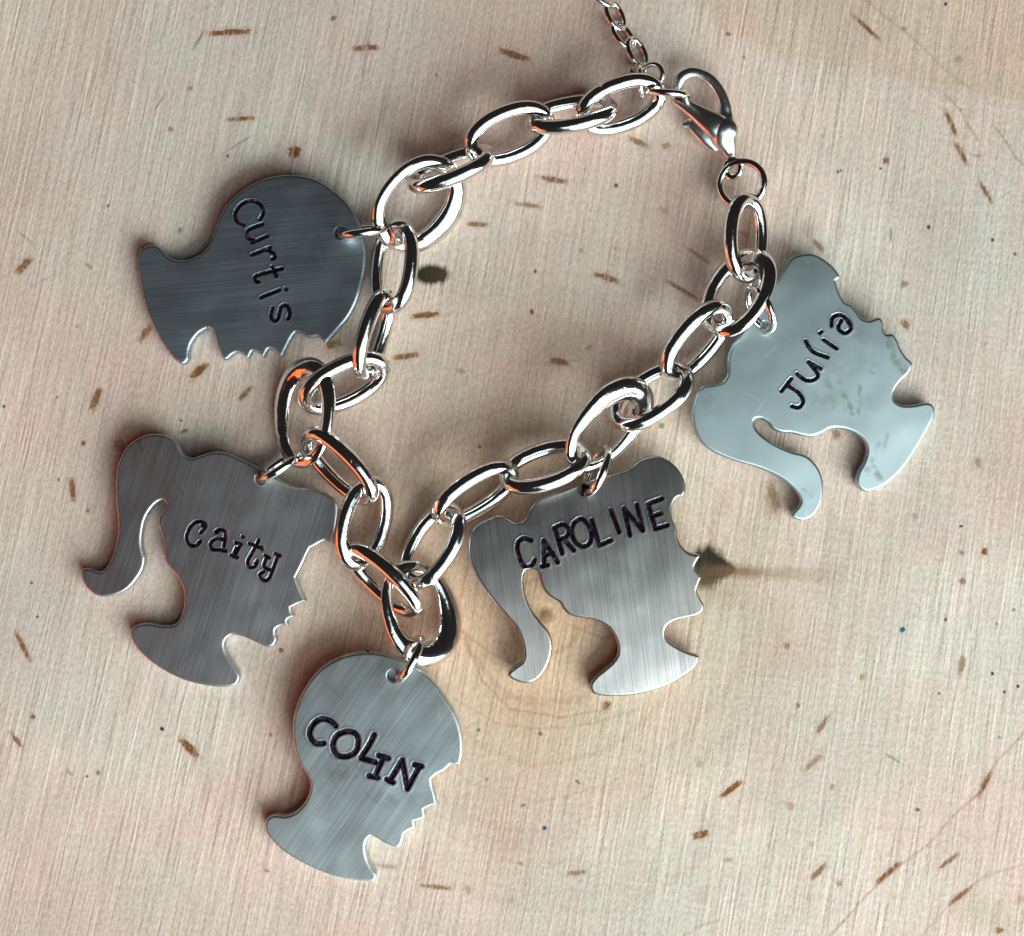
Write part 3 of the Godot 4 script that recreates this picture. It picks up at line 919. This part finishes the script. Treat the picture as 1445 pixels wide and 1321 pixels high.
func make_charms() -> void:
	make_charm({
		"name": "boy_head_charm", "label": "dark blue grey short haired head charm, upside down at upper left, mixed case lettering", "seed": 3,
		"origin": Vector2(180, 230), "scale": 4.014, "hole": Vector2(483, 330), "hole_size": 8.5, "raised": 15.0, "warp": 0.9, "brush": -5.0, "stroke": 2.6, "dome": 2.0, "roughness": 0.44, "grain": 1.0,
		"color": Color(0.50, 0.60, 0.66),
		"ring": [Vector2(513, 326), Vector2(66, -9), 37, 12, Vector2(0, 1)],
		"outline": [
			65, 510, 75, 488, 118, 465, 162, 466, 195, 490, 225, 525, 270, 547, 330, 550, 390, 531, 445, 492, 480, 440, 502, 375, 533, 295, 580, 225, 650, 163, 740, 110, 830, 82, 920, 73, 1005, 80, 1090, 108, 1170, 160, 1240, 222, 1300, 308,
			1336, 390, 1354, 475, 1357, 560, 1342, 660, 1308, 775, 1262, 868, 1200, 945, 1127.5, 1024, 1108, 1003, 1085.5, 986, 1030, 992, 998, 972, 958.5, 962, 938, 985, 915, 1028, 878.5, 1103, 862, 1088, 840, 1064, 805, 1056, 788, 1080,
			775.5, 1106, 755, 1083, 715, 1068, 702, 1085, 688.5, 1109, 668, 1092, 630, 1076, 600, 1086, 572, 1110, 549.5, 1117, 533, 1085, 512, 1035, 495, 968, 478, 943, 450, 941, 405, 968, 367, 1017, 351, 1065, 345, 1112, 322, 1138, 296, 1135,
			250, 1094, 190, 1010, 130, 890, 90, 770, 68, 650, 59, 560],
		"letters": [
			[[757, 322, 776, 285, 762, 240, 720, 218, 668, 226, 630, 260, 615, 300, 630, 335, 667, 352]], [[772, 350, 712, 370, 682, 392, 690, 425, 720, 438], [800, 416, 712, 453]], [[815, 481, 710, 522], [790, 492, 828, 508, 842, 535, 826, 546]],
			[[884, 600, 755, 632, 728, 648, 734, 670, 750, 674], [826, 590, 850, 642]], [[868, 720, 762, 762], [900, 712, 906, 718]], [[915, 882, 925, 850, 910, 810, 882, 810, 868, 842, 858, 880, 838, 893, 818, 868, 828, 822]]],
	})
	make_charm({
		"name": "ponytail_head_charm", "label": "mid grey ponytail girl head charm facing right at left edge, all lower case lettering", "seed": 9,
		"origin": Vector2(100, 590), "scale": 3.3025, "hole": Vector2(371, 675), "hole_size": 8.0, "raised": 16.0, "warp": 0.9, "brush": -72.0, "stroke": 2.4, "dome": 2.0, "roughness": 0.45, "grain": 1.3,
		"color": Color(0.67, 0.665, 0.68),
		"ring": [Vector2(394, 658), Vector2(60, -38), 38, 12, Vector2(0, 1)],
		"outline": [
			49, 715, 62, 699, 92, 700, 120, 712, 150, 710, 177, 680, 205, 620, 221, 550, 224, 480, 216, 400, 215, 300, 225, 220, 250, 160, 290, 112, 350, 80, 410, 73, 462, 85, 500, 112, 522, 147, 542, 175, 575, 184, 620, 170, 680, 155, 740, 164, 800, 190,
			850, 213, 900, 235, 960, 270, 1010, 300, 1060, 318, 1120, 324, 1180, 344, 1222, 367, 1246, 397, 1250, 440, 1240, 505, 1227.5, 585, 1210, 578, 1190, 568, 1160, 582, 1123.5, 602, 1106, 635, 1077, 695, 1054.5, 738, 1072, 785, 1100.5, 851, 1068, 862,
			1030.5, 880, 1034, 900, 1045.5, 922, 1014, 938, 1018.5, 963, 985, 966, 960, 980, 957, 1003, 963, 1030, 945, 1060, 910, 1063, 870, 1045, 810, 1018, 765, 1008, 735, 1020, 718, 1050, 725, 1090, 750, 1132, 785, 1190, 783, 1225, 760, 1247, 710, 1254,
			630, 1246, 540, 1225, 450, 1185, 370, 1132, 310, 1075, 280, 1020, 283, 985, 310, 962, 360, 955, 430, 965, 482, 960, 512, 930, 530, 870, 530, 810, 510, 750, 480, 710, 452, 680, 440, 640, 438, 590, 425, 530, 412, 490, 420, 455, 443, 420, 450, 395,
			436, 380, 410, 390, 380, 420, 352, 470, 338, 530, 335, 590, 349.5, 648, 342, 695, 310, 750, 260, 800, 192, 828, 130, 828, 85, 800, 56, 757],
		"letters": [
			[[612, 528, 635, 500, 622, 480, 590, 480, 560, 508, 545, 553, 560, 586, 590, 588, 608, 572], [618, 494, 626, 502], [600, 576, 610, 568]], [[682, 528, 695, 515, 722, 522, 724, 560, 714, 612], [718, 562, 684, 556, 656, 580, 666, 606, 706, 608], [680, 524, 690, 528], [712, 612, 728, 614]], [[780, 578, 795, 584, 766, 640], [788, 600, 770, 636], [806, 546, 810, 550], [774, 574, 800, 584], [752, 632, 782, 644], [776, 600, 764, 632]],
			[[882, 563, 852, 620, 830, 660, 836, 688, 862, 686, 872, 664], [838, 578, 896, 602], [892, 594, 898, 606], [864, 672, 874, 660]], [[920, 640, 904, 684, 934, 702], [972, 630, 930, 738, 902, 750, 884, 726, 904, 710], [958, 626, 980, 636], [910, 634, 930, 646]]],
	})
	make_charm({
		"name": "boy_head_charm", "label": "light grey round short haired head charm at bottom, five dark capital letters slanting down", "seed": 21,
		"origin": Vector2(360, 900), "scale": 3.669, "hole": Vector2(557, 949), "hole_size": 8.5, "raised": 26.0, "warp": 0.9, "brush": -55.0, "stroke": 4.0, "dome": 3.5, "bow": Vector2(0.3, 1), "roughness": 0.47, "grain": 1.0,
		"color": Color(0.72, 0.79, 0.80),
		"ring_lift": 20.0, "ring": [Vector2(578, 929), Vector2(32, -58), 38, 12, Vector2(1, 0)],
		"smears": [[420, 690, 520, 670, 60, 0.2], [640, 810, 720, 830, 45, 0.22], [690, 850, 700, 860, 30, 0.15], [600, 250, 800, 300, 50, 0.1], [640, 770, 600, 800, 40, 0.12]],
		"outline": [
			54, 965, 66, 930, 102, 912, 160, 915, 212, 895, 257, 850, 285, 795, 291, 742, 270, 690, 240, 640, 214, 570, 203, 490, 208, 400, 235, 310, 280, 228, 340, 155, 420, 100, 510, 70, 600, 61, 690, 74, 775, 101, 860, 149, 932, 215, 1000, 308, 1046, 390,
			1070, 470, 1078, 545, 1074, 600, 1063.5, 640, 1044, 643, 1018.5, 641, 985, 672, 950, 690, 918.5, 719, 922, 750, 935, 800, 945.5, 852, 912, 860, 878.5, 878, 885.5, 920, 850, 935, 828.5, 940, 833.5, 977, 800, 990, 776, 1010, 769, 1042, 756, 1070, 735, 1080,
			690, 1065, 640, 1035, 606, 1020, 583, 1040, 573, 1080, 580, 1130, 600, 1180, 625, 1217, 627, 1246, 600, 1262, 530, 1258, 430, 1240, 330, 1205, 230, 1155, 140, 1095, 80, 1032, 56, 995],
		"letters": [
			[[425, 440, 395, 412, 345, 405, 305, 438, 290, 485, 318, 530, 362, 530]], [[478, 468, 430, 490, 410, 540, 430, 590, 482, 598, 528, 570, 540, 510, 518, 474, 478, 468]], [[622, 485, 595, 540, 552, 606], [552, 606, 628, 628]],
			[[672, 598, 625, 700], [645, 592, 694, 606], [594, 698, 640, 708]], [[700, 726, 766, 615], [766, 615, 792, 766], [792, 766, 856, 644], [686, 716, 718, 732], [830, 638, 866, 648]]],
	})
	make_charm({
		"name": "ponytail_head_charm", "label": "ponytail girl head charm dark above, pale below, eight capital letters, below the middle of chain", "seed": 35,
		"origin": Vector2(640, 630), "scale": 3.57, "hole": Vector2(823, 691), "hole_size": 8.5, "raised": 14.0, "warp": 0.8, "brush": 82.0, "stroke": 3.1, "dome": 15.0, "bow": Vector2(0.15, 1), "roughness": 0.36, "grain": 1.0,
		"color": Color(0.52, 0.49, 0.47),
		"ring": [Vector2(842, 664), Vector2(26, -62), 40, 14, Vector2(1, 0)],
		"smears": [[930, 810, 960, 820, 26, -0.3], [950, 975, 1010, 960, 20, -0.22], [850, 1020, 880, 1010, 16, -0.25], [780, 880, 830, 885, 14, -0.2], [700, 560, 900, 640, 50, 0.1], [800, 760, 820, 800, 30, 0.08], [880, 1030, 910, 1090, 6, -0.2]],
		"outline": [
			75, 490, 86, 440, 120, 390, 172, 360, 230, 344, 270, 355, 302, 373, 336, 377, 365, 355, 390, 305, 430, 265, 500, 235, 600, 200, 700, 165, 800, 138, 880, 108, 932, 70, 980, 50, 1032, 50, 1085, 75, 1130, 120, 1155, 170, 1160, 222, 1144.5, 250,
			1124, 252, 1105, 272, 1091, 312, 1095, 360, 1115, 410, 1121, 455, 1142, 496, 1178, 528, 1236.5, 541, 1215, 575, 1205, 605, 1222, 628, 1240.5, 651, 1225, 690, 1218, 720, 1235, 760, 1253, 790, 1250, 820, 1220, 844, 1160, 860, 1105, 875, 1070, 900, 1060, 938,
			1071, 970, 1110, 1000, 1170, 1030, 1226, 1050, 1234, 1070, 1215, 1112, 1160, 1156, 1080, 1205, 980, 1240, 880, 1259, 780, 1261, 712, 1250, 690, 1225, 690, 1192, 720, 1152, 770, 1110, 808, 1070, 824, 1030, 818, 980, 790, 922, 750, 886, 690, 862, 630, 854, 580, 840, 550, 810,
			528, 775, 482, 746, 450, 710, 434, 668, 424, 630, 402, 612, 376, 611, 358, 628, 352, 680, 364, 750, 395, 820, 440, 880, 480, 930, 496, 990, 490, 1050, 468, 1112, 430, 1165, 382, 1190, 330, 1185, 282, 1160, 276, 1136, 310, 1106, 343, 1080, 354, 1038, 345, 980, 320, 912, 270, 850, 210, 780,
			150, 700, 105, 622, 82, 555],
		"letters": [
			[[388, 466, 350, 455, 320, 482, 326, 540, 350, 590, 388, 592, 406, 562]], [[452, 592, 450, 465], [450, 465, 520, 574], [458, 540, 494, 526], [440, 594, 470, 588]], [[542, 530, 504, 402], [504, 402, 548, 386, 575, 408, 566, 444, 526, 462], [546, 456, 600, 514]],
			[[602, 378, 636, 358, 670, 384, 688, 438, 676, 482, 642, 495, 606, 470, 588, 420, 602, 378]], [[690, 364, 726, 490], [726, 490, 786, 464]], [[784, 314, 826, 424]], [[880, 440, 850, 306], [850, 306, 944, 416], [944, 416, 914, 288]],
			[[1040, 258, 970, 284], [970, 284, 1006, 408], [1006, 408, 1066, 390], [990, 346, 1036, 330]]],
	})
	make_charm({
		"name": "ponytail_head_charm", "label": "smudged pale ponytail girl head charm tilted at right, curled tail pointing down", "seed": 47,
		"origin": Vector2(950, 340), "scale": 3.223, "hole": Vector2(1075, 463), "hole_size": 8.5, "raised": 15.0, "warp": 0.6, "brush": 25.0, "stroke": 2.6, "dome": 5.0, "bow": Vector2(0.55, 0.8), "roughness": 0.43, "grain": 0.3,
		"color": Color(0.56, 0.645, 0.655),
		"ring_lift": 24.0, "ring": [Vector2(1073, 436), Vector2(30, 64), 38, 14, Vector2(1, 0)],
		"smears": [[760, 690, 800, 760, 16, 0.35], [840, 660, 835, 780, 12, 0.32], [800, 780, 810, 790, 10, 0.28], [690, 640, 700, 670, 22, 0.24], [930, 920, 900, 1000, 16, 0.24], [970, 880, 950, 950, 14, 0.21], [870, 1040, 900, 1030, 18, 0.28], [900, 1030, 940, 1080, 22, 0.39], [990, 530, 1040, 590, 26, 0.32],
			[970, 440, 1000, 540, 16, 0.21], [700, 600, 900, 560, 60, 0.11], [820, 420, 860, 440, 40, 0.17], [830, 500, 840, 520, 22, 0.21], [890, 600, 910, 602, 8, 0.28], [740, 640, 750, 645, 16, 0.21], [640, 720, 760, 740, 60, 0.13]],
		"outline": [
			498, 122, 530, 80, 590, 61, 642, 68, 700, 105, 735, 143, 748.5, 170, 728.5, 186, 740, 225, 765, 275, 800, 295, 826, 325, 846, 352, 880, 362, 928, 350, 945.5, 376, 946, 402, 957.5, 424, 990.5, 423, 1012, 455, 1020.5, 482, 1036, 507, 1052.5, 530, 1080, 560, 1062, 604,
			1022, 645, 996, 690, 1001, 726, 1036, 746, 1090, 745, 1150, 735, 1180, 750, 1186, 788, 1160, 850, 1110, 940, 1050, 1030, 972, 1105, 900, 1138, 860, 1134, 832, 1100, 840, 1050, 865, 1002, 877, 950, 860, 905, 815, 870, 762, 853, 710, 853, 670, 874, 625, 889, 580, 885, 530, 873, 480, 869,
			445, 853, 424, 826, 388, 807, 362, 815, 366, 847, 400, 886, 460, 925, 530, 955, 592, 972, 632, 1002, 665, 1052, 680, 1120, 672, 1190, 640, 1246, 592, 1270, 545, 1260, 538, 1238, 568, 1202, 573, 1172, 545, 1128, 480, 1075, 380, 1030, 270, 998, 170, 955, 110, 900, 82, 830, 80, 760,
			98, 692, 130, 660, 180, 652, 218, 638, 240, 600, 240, 540, 258, 480, 310, 410, 370, 325, 430, 245, 470, 175],
		"letters": [
			[[482, 682, 526, 626], [508, 656, 556, 686, 580, 725, 562, 756, 530, 750]], [[552, 604, 592, 632, 630, 630, 646, 605, 604, 550], [604, 550, 660, 580]], [[590, 455, 622, 502, 692, 530]], [[672, 450, 732, 490], [655, 420, 663, 414]], [[708, 388, 712, 350, 748, 338, 786, 366, 796, 400], [752, 362, 738, 398, 768, 420, 796, 398, 782, 366]]],
	})
